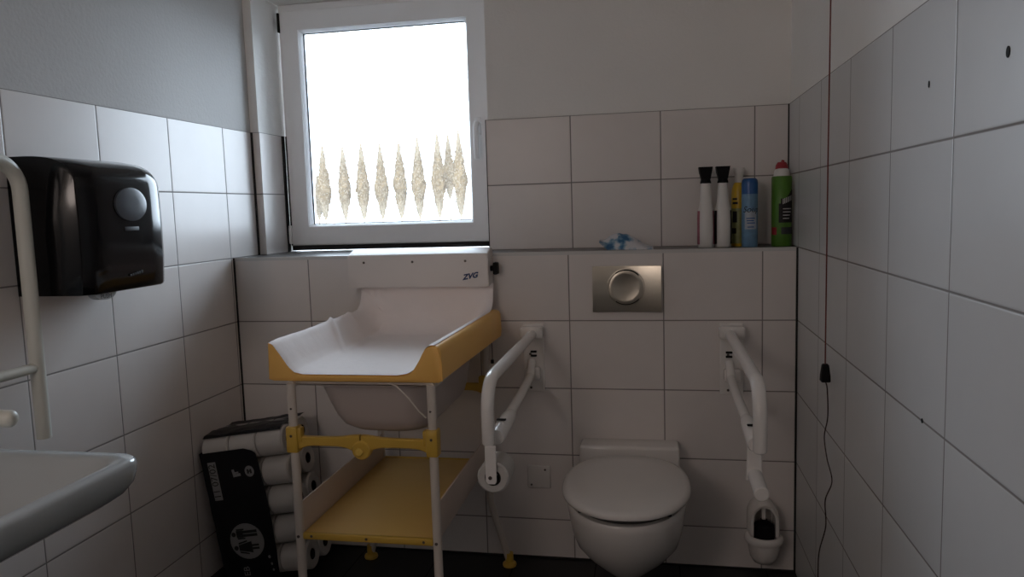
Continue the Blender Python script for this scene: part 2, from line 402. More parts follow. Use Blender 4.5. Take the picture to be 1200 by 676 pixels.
# ------------------------------------------------------------------ outside, seen through the pane
bm = bm_new(); box(bm, (-120, .5, -.2), (90, 160, -.02)); struct('ground', bm, GROUND)
def conifer(x, y, z0, z1, w, label):
    o = empty('conifer', (x, y, -.02), label, 'tree', 'conifers beyond the window')
    bm = bm_new(); zm = z0+(z1-z0)*.42; n = 14
    def rad(z):
        return w*(max(0, (z-z0)/(zm-z0))**.75 if z < zm else max(0, (z1-z)/(z1-zm))**.95)
    lay = bm.loops.layers.float_color.new('shade')
    def paint(faces, t):
        for f in faces:
            for l in f.loops: l[lay] = (t, t, t, 1)
    rings = []
    for k in range(19):
        z = z0+.03+(z1-z0-.06)*k/18; r = max(.005, rad(z)*.84)
        rings.append([(x+r*cos(2*pi*j/n)*random.uniform(.75, 1.2), y+r*sin(2*pi*j/n)*random.uniform(.75, 1.2), z) for j in range(n)])
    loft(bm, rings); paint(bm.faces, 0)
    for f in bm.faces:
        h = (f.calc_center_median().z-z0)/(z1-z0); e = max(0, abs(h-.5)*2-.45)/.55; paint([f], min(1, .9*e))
    for k in range(2600):
        z = random.uniform(z0, z1); a = random.uniform(0, 2*pi); q_ = random.uniform(.7, 1.14); r = rad(z)*q_
        p = Vector((x+r*cos(a), y+r*sin(a), z)); l = random.uniform(.012, .035)
        q = p+Vector((cos(a)*l*.6, sin(a)*l*.6, l)); t = Vector((-sin(a), cos(a), random.uniform(-.6, .6)))*.010
        f = bm.faces.new([bm.verts.new(v) for v in (p-t, p+t, q)])
        h = (z-z0)/(z1-z0); e = max(0, abs(h-.5)*2-.45)/.55
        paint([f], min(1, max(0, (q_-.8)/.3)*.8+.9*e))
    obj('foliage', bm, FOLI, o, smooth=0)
    bm = bm_new(); cyl(bm, (x, y, -.02), (x, y, z0+.1), .012, 8); obj('trunk', bm, BARK, o)
TY = 9.0
xs = [-5.80, -5.45, -5.13, -4.81, -4.49, -4.18, -3.85, -3.50, -3.18]
places = ['first from the left', 'second from the left', 'third from the left', 'fourth from the left', 'middle one', 'sixth from the left', 'third from the right', 'second from the right', 'rightmost']
for i, x in enumerate(xs):
    big = .12 if i >= 6 else 0
    conifer(x, TY, 1.20, 2.42+[0, -.03, .0, -.02, .02, .05, .10, .14, .05][i], [.138, .132, .14, .136, .14, .142, .146, .146, .140][i], 'slim ochre conifer in the row beyond the obscured window, '+places[i])
conifer(-4.00, TY+1.2, 1.5, 2.62, .12, 'taller faint conifer standing behind the row, towards the right of the window')
conifer(-6.10, TY+.4, 1.22, 1.95, .09, 'short pale conifer half hidden by the left edge of the window sash')

# ------------------------------------------------------------------ couch roll dispenser and its paper
pb = empty('paper_roll_dispenser', (-1.32, 0, 1.03), 'white wall mounted couch roll dispenser below the window sill', 'dispenser')
bm = bm_new()
prism(bm, [(-.082, 1.036), (-.084, 1.148), (-.081, 1.155), (-.034, 1.172), (-.0005, 1.172), (-.0005, 1.036)], 0, -1.586, -1.058)
bmesh.ops.bevel(bm, geom=bm.edges[:], offset=.003, segments=2, affect='EDGES')
cas = obj('casing', bm, BOXM, pb, smooth=30)
for x in (-1.522, -1.337, -1.14):
    bm = bm_new(); cyl(bm, (x, -.0855, 1.129), (x, -.080, 1.129), .0045, 14); obj('screw', bm, SCREW, pb)
bm = text_bm('ZVG', .026, shear=.25, off=.0012)
for v in bm.verts: v.co = Vector((-1.124+v.co.x*1.05, -.0846+.0006*0, 1.074+v.co.y+v.co.x*.18))
obj('logo', bm, BLUEINK, pb, smooth=0, label='blue printed logo')
bm = bm_new(); cyl(bm, (-1.058, -.042, 1.098), (-1.046, -.042, 1.098), .010, 16); box(bm, (-1.047, -.060, 1.076), (-1.029, -.026, 1.120), .005); obj('axle_knob', bm, BLACKM, pb, label='black axle knob')

PX0, PX1, PY0, PY1 = -1.552, -1.052, -.755, -.02
def prof_z(x):  # top surface of the contoured changing pad
    t = [(-1.552, .952), (-1.538, .949), (-1.515, .918), (-1.492, .884), (-1.475, .869), (-1.45, .863), (-1.17, .863), (-1.142, .868), (-1.125, .878), (-1.105, .908), (-1.088, .941), (-1.075, .947), (-1.060, .946), (-1.05, .940)]
    for (a, za), (b, zb) in zip(t, t[1:]):
        if a <= x <= b: return za+(zb-za)*(x-a)/(b-a)
    return t[0][1] if x < t[0][0] else t[-1][1]

pad = empty('changing_pad', (-1.30, -.39, .845), 'yellow contoured changing pad with raised sides lying on the folding trolley', 'changing pad')
bm = bm_new()
xs_ = [PX0+(PX1-PX0)*k/60 for k in range(61)]
prof = [(x, prof_z(x)) for x in xs_]
loop = [(PX0-.003, .849)] + prof + [(-1.047, .93), (-1.045, .87), (-1.048, .850), (-1.056, .845), (-1.54, .845)]
rings = []
for y, s in ((PY0, .004), (PY0+.004, 0), (-.6, 0), (-.4, 0), (-.2, 0), (-.03, 0), (PY1, .006)):
    ex = .018*(y-PY0)/(PY1-PY0)
    rings.append([(x+(ex if x > -1.1 else 0)+(s if x < -1.3 else -s), y, z-(s if z > .86 else -s)) for x, z in loop])
loft(bm, rings); cush = obj('cushion', bm, YFOAM, pad, smooth=40)
bm = bm_new(); tube(bm, [(-1.046, PY0+.002, .850), (-1.045, PY0-.0005, .90), (-1.056, PY0, .942)], .002, n=8, rad=.01); obj('piping', bm, YFOAM, cush)

# paper pulled from the dispenser down over the pad
bm = bm_new()
NX, NY = 72, 70
import mathutils
def nz(x, y, z=0): return mathutils.noise.noise(Vector((x, y, z)))
grid = []
X0, X1 = -1.549, -1.064
for i in range(NX+1):
    x = X0+(X1-X0)*i/NX; col = []
    zb = prof_z(x)+.0015
    path = []
    for k in range(96):
        y = -.756+(.756-.115)*k/95; path.append([y, zb])
    zc = min(zb, .952)
    for k in range(1, 10):    # curve up at the back
        a = k/9*pi/2; path.append([-.115+.065*sin(a), zc+.065*(1-cos(a))])
    z2 = path[-1][1]
    for k in range(1, 16): path.append([-.050+.012*k/15, z2+(1.045-z2)*k/15])
    pass
    for k, (y, z) in enumerate(path):
        wl = max(0, 1-abs(x+1.53)/.12)      # creases on the left slope
        cr = .009*wl*max(0, nz(y*6, x*6)) + .004*wl*max(0, nz(y*15+3, x*9))
        # one sharp fold running across the left side
        f = y+.36+(x+1.53)*1.1; cr += .020*math.exp(-(f/.016)**2)*max(0, 1-abs(x+1.51)/.075)
        f = y+.20+(x+1.53)*.5; cr += .012*math.exp(-(f/.020)**2)*max(0, 1-abs(x+1.52)/.07)
        soft = .0035*nz(x*6+4, y*5+z*5)
        back = min(1, max(0, (y+.25)/.2))
        cr += back*max(0, 1-abs(x+1.50)/.09)*.016*nz(x*30, z*18)
        if y < -.74: cr *= max(0, (y+.756)/.016); soft *= max(0, (y+.756)/.016)
        xx = x-(.004*nz(y*7, 8) if i < 3 else 0)+.014*max(0, min(1, (y+.76)/.7))*(i/NX)
        col.append(bm.verts.new((xx, y-(abs(cr)+abs(soft)*.5)*(1 if k > 104 else 0), z+.001+abs(cr)+(soft+.0035)*.6*(1-math.exp(-((i-NX)/6)**2))*min(1, max(0, (y+.756)/.02)))))
    grid.append(col)
for a, b in zip(grid, grid[1:]):
    for k in range(len(a)-1): bm.faces.new((a[k], a[k+1], b[k+1], b[k]))
pp = obj('paper_sheet', bm, PAPER, smooth=60, loc=(-1.3, -.4, .87), label='white crumpled couch paper draped from the dispenser over the yellow pad', cat='paper sheet')

# ------------------------------------------------------------------ folding changing trolley
tr = empty('changing_trolley', (-1.285, -.41, 0), 'cream tube changing trolley with yellow joints and yellow lower shelf', 'changing trolley')
YF, YR = -.75, -.08
LX, RX = -1.490, -1.079
TRR = .0125
for (x, y, s) in ((LX, YF, -1), (RX, YF, 1), (LX, YR, -1), (RX, YR, 1)):
    b_ = bm_new(); tube(b_, [(x, y, .838), (x, y, .24), (x+s*.062, y, .022)], TRR, n=18, rad=.10)
    lg = obj('leg', b_, CREAM, tr)
    b_ = bm_new(); fx = x+s*.064
    lathe(b_, [(.0, 0), (.024, 0), (.026, .005), (.024, .012), (.015, .017), (.0145, .05), (0, .05)], (fx, y, 0), 24); obj('foot', b_, YPLAS, lg, label='yellow foot cap')
    b_ = bm_new(); sy = -1 if y == YF else 1; cyl(b_, (x, y+sy*.0135, .392), (x, y+sy*.010, .392), .0045, 12); obj('screw', b_, SCREW, lg); b_ = bm_new(); cyl(b_, (x+s*-.002, y+sy*.0135, .767), (x, y+sy*.010, .767), .003, 12); obj('screw', b_, SCREW, lg)
def brace(y, s):
    o = tr
    for x, sx in ((LX, 1), (RX, -1)):
        b_ = bm_new(); box(b_, (x-.017, y-.019, .640), (x+.017, y+.019, .716), .005)
        box(b_, (min(x, x+sx*.027), y-.012, .668), (max(x, x+sx*.027), y+.012, .712), .004)
        br = obj('clamp', b_, YPLAS, o, label='yellow clamp')
        b_ = bm_new(); cyl(b_, (x, y+s*.020, .690), (x, y+s*.0185, .690), .004, 12); obj('screw', b_, SCREW, br)
    # two arched bars meeting at the locking joint
    def bar(x0, x1, n=22):
        b_ = bm_new(); rings = []
        for k in range(n+1):
            t = k/n; x = x0+(x1-x0)*t; d = abs(x-(-1.288)); e = min(abs(x-LX), abs(x-RX))
            zt = .686-.012*math.exp(-(d/.06)**2)*0+.008*math.exp(-(d/.05)**2); zb = .660-.020*math.exp(-(d/.035)**2)-.016*math.exp(-(e/.03)**2)
            rings.append([(x, y-.009, zb+.003), (x, y-.006, zb), (x, y+.006, zb), (x, y+.009, zb+.003), (x, y+.009, zt-.003), (x, y+.006, zt), (x, y-.006, zt), (x, y-.009, zt-.003)])
        loft(b_, rings); return b_
    obj('brace_bar', bar(LX+.015, -1.29), YPLAS, o, label='yellow folding brace'); obj('brace_bar', bar(-1.286, RX-.015), YPLAS, o, label='yellow folding brace')
    b_ = bm_new(); cyl(b_, (-1.286, y-.014, .652), (-1.286, y+.014, .652), .027, 32, bev=.004)
    j = obj('joint_disc', b_, YPLAS, o, label='yellow locking joint')
    b_ = bm_new(); cyl(b_, (-1.290, y+s*.013, .649), (-1.290, y+s*.020, .649), .0115, 24, bev=.002); obj('joint_button', b_, mat('yellow_button', (.74, .50, .10), .35), j)
brace(YF, -1); brace(YR, 1)
ZS = .402
bm = bm_new(); box(bm, (LX+.010, YF+.006, ZS-.016), (RX-.010, YR-.006, ZS-.003), .002)
# soft sag of the board
shelf = obj('shelf', bm, YBOARD, tr, label='yellow shelf board')
for y, s in ((YF, -1), (YR, 1)):
    bm = bm_new(); box(bm, (LX+.011, y-.008, ZS-.020), (RX-.011, y+.008, ZS+.000), .004); e = obj('shelf_edge', bm, YPLAS, shelf)
    for x in (-1.452, -1.286, -1.117):
        b_ = bm_new(); cyl(b_, (x, y+s*.009, ZS-.009), (x, y+s*.006, ZS-.009), .004, 12); obj('screw', b_, SCREW, shelf)
for x, s in ((LX, 1), (RX, -1)):
    bm = bm_new(); box(bm, (x+s*.006-.003, YF+.010, ZS-.018), (x+s*.006+.003, YR-.010, ZS+.088), .002); obj('side_panel', bm, CREAMB, tr, label='cream side panel')
for x in (LX, RX):   # top side rails carrying the tub and pad
    bm = bm_new(); tube(bm, [(x, YF, .834), (x, YR, .834)], .0105, n=14); obj('top_rail', bm, CREAM, tr)
for y in (YF, YR):
    bm = bm_new(); tube(bm, [(LX, y+(.016 if y == YF else 0), .838), (RX, y+(.016 if y == YF else 0), .838)], .005, n=12); obj('cross_rail', bm, CREAM, tr)
bm = bm_new(); pts = [(-1.20, YF-.006, .843), (-1.175, YF-.012, .838), (-1.14, YF-.016, .806), (-1.11, YF-.016, .768), (-1.092, YF-.013, .750)]
tube(bm, pts, .0022, n=8); obj('string', bm, CREAM, tr, label='thin pale string')
bm = bm_new(); tube(bm, [(-1.062, -.055, .86), (-1.060, -.05, .80), (-1.061, -.05, .755)], .0015, n=6); tube(bm, [(-1.061, -.05, .765), (-1.061, -.05, .752)], .006, n=10); obj('hook_cord', bm, BLACKM, tr, label='thin cord with black bead')

tub = empty('baby_bath_tub', (-1.285, -.41, .67), 'pale translucent plastic tub hanging in the trolley below the pad', 'tub')
bm = bm_new()
def rrect(x0, x1, y0, y1, r, z, n=6):
    out = []
    for cx, cy, a0 in ((x1-r, y1-r, 0), (x0+r, y1-r, 90), (x0+r, y0+r, 180), (x1-r, y0+r, 270)):
        for k in range(n+1):
            a = radians(a0+90*k/n); out.append((cx+r*cos(a), cy+r*sin(a), z))
    return out
R = []
for z, ins in ((.823, 0), (.80, .008), (.76, .022), (.72, .038), (.695, .055), (.680, .082), (.674, .115)):
    R.append(rrect(-1.448+ins, -1.106-ins*.35, YF+.05+ins*.5, YR-.04-ins*.6, .07, z))
Ri = [[(x*1, y, z+.004) for x, y, z in r] for r in reversed(R)]
Rb = [[(-1.277+(x+1.277)*.985, -.41+(y+.41)*.99, z) for x, y, z in r] for r in Ri]
loft(bm, R + [], True, False); loft(bm, Rb, True, False)
tb = obj('tub_body', bm, TUBM, tub, smooth=50)
bm = bm_new()
o_ = rrect(-1.468, -1.100, YF+.035, YR-.028, .075, .826); i_ = rrect(-1.448, -1.112, YF+.05, YR-.04, .07, .826)
loft(bm, [[(x, y, .8215) for x, y, z in i_], [(x, y, .8215) for x, y, z in o_], o_, i_, [(x, y, .8215) for x, y, z in i_]], False, False); obj('tub_rim', bm, TUBM, tub)

# ------------------------------------------------------------------ pack of toilet rolls leaning in the corner
PW, PD, PH = .318, .212, .535
pk_loc = Vector((-1.996, -.335, .0)); tilt = radians(-8.8)
pk = empty('toilet_roll_pack', (0, 0, 0), 'film wrapped pack of white toilet rolls with black label leaning in the corner', 'toilet roll pack')
# parts are built in the pack's own frame, then the empty is moved and tilted
rw, rd, rh = PW/3, PD/2, PH/5
bm = bm_new(); ring_cyl(bm, (-rw*.488, 0, 0), (rw*.488, 0, 0), .0518, .021); roll0 = obj('roll', bm, ROLLM, pk, smooth=40)
bm = bm_new(); ring_cyl(bm, (-rw*.482, 0, 0), (rw*.482, 0, 0), .0212, .0185, 20); cyl(bm, (-.01, 0, 0), (.01, 0, 0), .0186, 20); core0 = obj('core', bm, COREM, roll0, label='dark cardboard core')
first = True
for iz in range(5):
    for iy in range(2):
        for ix in range(3):
            if first: r_, first = roll0, False
            else:
                r_ = roll0.copy(); COL.objects.link(r_); r_.parent = pk
                c_ = core0.copy(); COL.objects.link(c_); c_.parent = r_
            r_.location = (rw*(ix+.5), rd*(iy+.5), rh*(iz+.5)+.001)
def sheet(bm, pts_fn, nu, nv):
    g = [[bm.verts.new(pts_fn(u/nu, v/nv)) for v in range(nv+1)] for u in range(nu+1)]
    for a, b in zip(g, g[1:]):
        for k in range(nv): bm.faces.new((a[k], a[k+1], b[k+1], b[k]))
def front_y(z):   # printed film follows the bulge of the rolls a little
    return -.004-.003*abs(sin(pi*z/rh))
LXE = .220
def right_edge(z):
    t = (z/PH)
    return LXE-.012+.014*sin(t*3.1)-.035*max(0, (t-.86)/.04)**2
bm = bm_new()
sheet(bm, lambda u, v: (-.003+(right_edge(v*(PH-.052))+.003)*u, front_y(v*(PH-.052))-.0005, v*(PH-.052)), 10, 44)
sheet(bm, lambda u, v: (-.004, front_y(v*(PH-.052))*(1-u)+u*PD, v*(PH-.052)), 6, 30)
lab = obj('label_film', bm, BLACKF, pk, smooth=60, label='black printed film')
bm = bm_new()
sheet(bm, lambda u, v: (.005+(PW-.012)*u, .030+(PD-.03)*v, PH+.001+.004*nz(u*6, v*5)+.003*sin(v*6)), 20, 14)
sheet(bm, lambda u, v: (.005+(PW-.012)*u, .030-.012*v+.003*nz(u*9, 3), PH+.001-.008*v+.004*nz(u*6, 0)*(1-v)), 20, 4)
obj('top_film', bm, BLACKF, pk, smooth=60, label='dark crinkled top film')
for (x, y, w, h) in ((.255, .10, .05, .014), (.248, .055, .03, .009), (.262, .15, .04, .01)):
    bm = bm_new(); sheet(bm, lambda u, v: (x+w*(u-.5)+.012*v, y+h*v, PH+.0065+.004*nz(((x+w*(u-.5)-.005)/(PW-.012))*6, ((y+h*v-.03)/(PD-.03))*5)+.003*sin((y+h*v-.03)/(PD-.03)*6)-.002), 6, 3)
    obj('top_print', bm, LABELW, pk, smooth=0, label='pale print on the top film')
def on_front(bm, cx, cz, rot=0, dy=.0016):
    c, s = cos(rot), sin(rot)
    for v in bm.verts:
        x, z = v.co.x, v.co.y
        X_, Z_ = cx+x*c-z*s, cz+x*s+z*c
        v.co = Vector((X_, -.0072-dy, Z_))
    return bm
def flat(polys):
    bm = bm_new()
    for p in polys: bm.faces.new([bm.verts.new((x, y, 0)) for x, y in p])
    return bm
def ngon(cx, cy, rx, ry, n=28): return [(cx+rx*cos(2*pi*k/n), cy+ry*sin(2*pi*k/n)) for k in range(n)]
def rect(x0, x1, y0, y1): return [(x0, y0), (x1, y0), (x1, y1), (x0, y1)]
bm = on_front(flat([rect(-.0160, .0160, -.070, .070)]), .038, .378); obj('date_label', bm, LABELW, lab, smooth=0, label='white date strip')
bm = on_front(text_bm('11 07/02', .036), .038, .378, pi/2, .0024); obj('date_lettering', bm, BLACKINK, lab, smooth=0, label='black lettering on the strip')
bm = on_front(flat([ngon(0, 0, .018, .020)]), .178, .400); obj('round_badge', bm, LABELW, lab, smooth=0)
bm = on_front(flat([rect(-.009, -.002, -.008, .008), rect(.002, .009, -.008, .008), rect(-.004, .004, -.002, .003)]), .178, .400, 0, .0024); obj('badge_mark', bm, BLACKINK, lab, smooth=0)
bm = on_front(flat([rect(-.014, -.004, -.014, .014), rect(-.004, .016, -.014, -.004), rect(-.004, .010, -.003, .003)]), .125, .400, .1); obj('hand_mark', bm, LABELW, lab, smooth=0)
bm = on_front(flat([ngon(0, 0, .066, .066)]), .112, .150); obj('pictogram_disc', bm, LABELW, lab, smooth=0, label='pale disc with two figures')
def person(skirt):
    P = [ngon(0, .047, .0085, .0085, 16)]
    if not skirt: P += [rect(-.013, .013, .010, .036), rect(-.019, -.0135, .004, .034), rect(.0135, .019, .004, .034), rect(-.0115, -.0015, -.045, .010), rect(.0015, .0115, -.045, .010)]
    else: P += [[(-.010, .036), (-.021, -.016), (.021, -.016), (.010, .036)], rect(-.0095, -.002, -.043, -.016), rect(.002, .0095, -.043, -.016), [(-.019, .034), (-.026, .0), (-.021, 0), (-.012, .036)], [(.019, .034), (.026, 0), (.021, 0), (.012, .036)]]
    return P
bm = on_front(flat(person(False)), .112, .178, pi/2, .0024); obj('figure_mark', bm, BLACKINK, lab, smooth=0)
bm = on_front(flat(person(True)), .112, .128, pi/2, .0024); obj('figure_mark', bm, BLACKINK, lab, smooth=0)
bm = on_front(text_bm('EB', .034), .088, .040, pi/2); obj('print_lettering', bm, LABELW, lab, smooth=0)
bm = on_front(flat([ngon(0, 0, .005, .006, 14), ngon(.004, -.026, .004, .005, 14), ngon(.006, -.048, .004, .005, 14)]), .185, .085); obj('dot_mark', bm, LABELW, lab, smooth=0)
pk.location = pk_loc; pk.rotation_euler = (0, tilt, 0)

# ------------------------------------------------------------------ toilet
TX = -.573
wc = empty('toilet', (TX, 0, .08), 'white wall hung toilet with closed lid between two grab rails', 'toilet')
def egg(hw, yf, yb, hwb, z, n=40, cy=-.36):
    """outline: half ellipse to the front (yf), tapering straight back to yb with half width hwb"""
    out = []
    for k in range(n+1):
        a = pi*k/n; out.append((TX+hw*cos(a), cy-(cy-yf)*sin(a)**1.0, z))
    m = 8
    for k in range(1, m+1):
        t = k/m; out.append((TX-(hw+(hwb-hw)*(t**1.7)), cy+(yb-cy)*t, z))
    for k in range(m, 0, -1):
        t = k/m; out.append((TX+(hw+(hwb-hw)*(t**1.7)), cy+(yb-cy)*t, z))
    return out
bm = bm_new()
L_ = [(.133, .020, -.375, .02, -.34), (.138, .040, -.40, .035, -.34), (.152, .064, -.43, .055, -.34), (.180, .094, -.465, .08, -.34), (.215, .131, -.505, .10, -.35), (.255, .161, -.545, .125, -.355),
      (.295, .172, -.577, .145, -.36), (.34, .180, -.602, .16, -.36), (.375, .185, -.615, .17, -.36), (.396, .186, -.618, .172, -.36), (.402, .182, -.614, .170, -.36)]
rings = [egg(hw, yf, -.002, hwb, z, cy=cy) for z, hw, yf, hwb, cy in L_]
rings += [egg(.145, -.575, -.15, .12, .402), egg(.14, -.57, -.16, .115, .395), egg(.12, -.52, -.18, .09, .33), egg(.06, -.42, -.24, .05, .25)]
loft(bm, rings); obj('bowl', bm, CERAMIC, wc, smooth=50)
bm = bm_new()   # seat ring, a little inside the lid edge
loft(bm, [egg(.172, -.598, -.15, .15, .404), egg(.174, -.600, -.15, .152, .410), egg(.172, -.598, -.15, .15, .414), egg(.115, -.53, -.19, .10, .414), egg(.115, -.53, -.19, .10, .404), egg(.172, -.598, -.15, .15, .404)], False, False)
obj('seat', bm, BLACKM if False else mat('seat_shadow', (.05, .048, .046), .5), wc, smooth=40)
bm = bm_new()
def lidring(hw, yf, yb, z, n=64):
    out = []; cy = -.378
    for k in range(n):
        a = 2*pi*k/n; q = sin(a); e = .92 if q < 0 else .80
        out.append((TX+hw*math.copysign(abs(cos(a))**e, cos(a)), cy+(cy-yf if q < 0 else yb-cy)*math.copysign(abs(q)**e, q), z))
    return out
loft(bm, [lidring(.172, -.605, -.135, 0.4260), lidring(.191, -.632, -.125, 0.4260), lidring(.197, -.640, -.120, 0.4310), lidring(.198, -.641, -.120, 0.4390), lidring(.194, -.636, -.123, 0.4460), lidring(.181, -.618, -.135, 0.4505), lidring(.12, -.52, -.20, 0.4550), lidring(.05, -.43, -.30, 0.4560)])
lid = obj('lid', bm, LIDM, wc, smooth=50)
for s in (-1, 1):
    bm = bm_new(); cyl(bm, (TX+s*.130, -.525, .404), (TX+s*.130, -.525, .428), .007, 12); obj('bumper', bm, BLACKM, lid, label='dark rubber bumper')
    bm = bm_new(); cyl(bm, (TX+s*.075, -.118, .402), (TX+s*.075, -.118, .428), .012, 16, bev=.003); obj('hinge', bm, ENAMEL, wc)
bm = bm_new(); box(bm, (TX-.174, -.100, .345), (TX+.174, -.001, .470), .012, 4); 
obj('rear_deck', bm, CERAMIC, wc, smooth=50)

# flush plate
fp = empty('flush_plate', (-.575, 0, 1.015), 'brushed steel flush plate with round button on the tiles above the toilet', 'flush plate')
bm = bm_new(); nxp = 28; rings = []
for k in range(nxp+1):
    t = k/nxp; x = -.695+.239*t; y = -.0205+.0215*min(t, .45)-.046*max(0, t-.45)**2
    rings.append([(x, -.0005, .934), (x, y, .934), (x, y-.001, .938), (x, y-.001, 1.092), (x, y, 1.096), (x, -.0005, 1.096)])
loft(bm, rings); obj('plate', bm, STEEL, fp, smooth=50)
bc = (-.578, 1.021)
def yring(r, y, n=40): return [(bc[0]+r*cos(2*pi*k/n), y, bc[1]+r*sin(2*pi*k/n)) for k in range(n)]
bm = bm_new(); loft(bm, [yring(.0665, -.012), yring(.0665, -.0165), yring(.0640, -.0172), yring(.0630, -.0150), yring(.0630, -.012)], False, False); obj('button_rim', bm, STEEL, fp, smooth=50)
bm = bm_new(); loft(bm, [yring(.0640, -.0138), yring(.0640, -.0142)]); obj('button_gap', bm, DARKM, fp, smooth=0)
bm = bm_new(); loft(bm, [yring(.0585, -.0135), yring(.0595, -.0195), yring(.0575, -.0205), yring(.045, -.0185), yring(.03, -.0170), yring(.012, -.0162)]); obj('flush_button', bm, STEEL, fp, smooth=60)
bm = bm_new(); box(bm, (-.487, -.0115, 1.075), (-.467, -.0105, 1.0765)); obj('plate_mark', bm, GREYD, fp, smooth=0)

# square cover plate on the tiles
cp = empty('cover_plate', (-.908, 0, .316), 'small square white cover plate on the tiles left of the toilet', 'cover plate')
bm = bm_new(); box(bm, (-.951, -.012, .273), (-.865, -.0005, .359), .004, 3); obj('plate', bm, LIDM, cp)
for x, z in ((-.884, .345), (-.936, .287)):
    bm = bm_new(); cyl(bm, (x, -.0135, z), (x, -.011, z), .004, 12); obj('screw', bm, SCREW, cp)

# ------------------------------------------------------------------ grab rails beside the toilet
def grab_rail(x, left, label):
    o = empty('grab_rail', (x, 0, .64), label, 'grab rail', 'fold down grab rails beside the toilet')
    px0, px1 = (x-.040, x+.036) if left else (x-.028, x+.052)
    px0, px1 = ((-.953, -.877) if left else (-.258, -.178))
    pc = (px0+px1)/2
    bm = bm_new(); box(bm, (px0, -.010, .640), (px1, -.0005, .892), .004, 3); pl = obj('wall_plate', bm, ENAMEL, o)
    for z in (.655, .78):
        b_ = bm_new(); cyl(b_, (pc-.012, -.012, z), (pc-.012, -.0095, z), .0045, 14); obj('screw', b_, SCREW, pl)
    bm = bm_new(); box(bm, (px0-.004, -.055, .842), (px1+.002, -.008, .884), .008, 3)
    hg = obj('hinge_bracket', bm, ENAMEL, o)
    b_ = bm_new(); box(b_, (px0+.012, -.05, .69), (px1-.012, -.008, .735), .008, 3); obj('lower_bracket', b_, ENAMEL, o)
    for z in (.79, .775):
        b_ = bm_new(); box(b_, (x-.012, -.020, z-.004), (x+.010, -.009, z+.003), .002); obj('hinge_slot', b_, DARKM, hg)
    ZU, ZD, YE = .858, .706, -.795
    bm = bm_new()
    dx = 0.0
    tube(bm, [(x, -.03, ZU), (x, YE, ZU), (x, YE, ZD-.010)], .0175, n=22, rad=.085, round_end=.010); obj('upper_tube', bm, ENAMEL, o, smooth=50)
    bm = bm_new()
    xl = x+(.014 if left else -.004)
    tube(bm, [(x-.008 if left else x, -.02, .755), (x-.006 if left else x, -.07, .712), (x+.002 if left else xl, -.30, ZD), (xl, -.73, ZD-.003)], .0145, n=18, rad=.05); obj('lower_tube', bm, ENAMEL, o, smooth=50)
    bm = bm_new()
    tube(bm, [(xl, -.55, ZD), (xl, -.60, ZD), (xl, -.755, ZD-.006), (xl, -.762, ZD-.006)], [.0155, .021, .0225, .0200], n=24); cl = obj('collar', bm, ENAMEL, o, smooth=40)
    bm = bm_new(); box(bm, (xl-.014, -.690, ZD+.0195), (xl+.012, -.678, ZD+.0232), .001); obj('collar_slot', bm, DARKM, cl)
    # bridge between collar and bent tube
    bm = bm_new(); box(bm, (x-.012, YE-.002, ZD-.020), (x+.010, -.735, ZD+.004), .005, 3); obj('end_clamp', bm, ENAMEL, o)
    if left:
        bm = bm_new(); prism(bm, [(x-.008, .596), (x-.003, .588), (x+.017, .588), (x+.022, .596), (x+.022, .692), (x-.008, .692)], 1, -.812, -.806); bmesh.ops.bevel(bm, geom=bm.edges[:], offset=.0015, affect='EDGES')
        arm = obj('roll_arm', bm, ENAMEL, o)
        bm = bm_new(); cyl(bm, (x+.005, -.814, .606), (x+.005, -.811, .606), .005, 14); obj('arm_pin', bm, SCREW, arm)
        bm = bm_new(); cyl(bm, (x+.007, -.808, .604), (x+.007, -.69, .604), .010, 18); obj('roll_spindle', bm, ENAMEL, o)
    else:
        bm = bm_new(); prism(bm, [(xl-.020, .590), (xl+.020, .590), (xl+.020, .69), (xl-.016, .69)], 1, -.722, -.708); bmesh.ops.bevel(bm, geom=bm.edges[:], offset=.003, affect='EDGES'); obj('roll_arm', bm, ENAMEL, o)
        bm = bm_new(); cyl(bm, (xl+.002, -.712, .605), (xl+.002, -.845, .602), .0185, 26, bev=.003); obj('roll_spindle', bm, ENAMEL, o)
    return o
GLX, GRX = -.913, -.226
grab_rail(GLX, True, 'white fold down grab rail left of the toilet, carrying a paper roll')
grab_rail(GRX, False, 'white fold down grab rail right of the toilet, its roll spindle empty')
bm = bm_new()
ring_cyl(bm, (GLX+.009, -.800, .602), (GLX+.009, -.703, .602), .043, .022, 36); tp = obj('toilet_paper_roll', bm, ROLLM, smooth=40, loc=(GLX+.009, -.75, .559), label='started toilet paper roll hanging on the left grab rail', cat='toilet paper')
bm = bm_new(); ring_cyl(bm, (GLX+.009, -.801, .602), (GLX+.009, -.702, .602), .0223, .0205, 28); obj('core', bm, COREM, tp)

# ------------------------------------------------------------------ toilet brush
tb_ = empty('toilet_brush_holder', (-.116, 0, .06), 'white wall hung toilet brush holder in the right corner', 'brush holder')
bm = bm_new(); cx, cyb = -.116, -.066
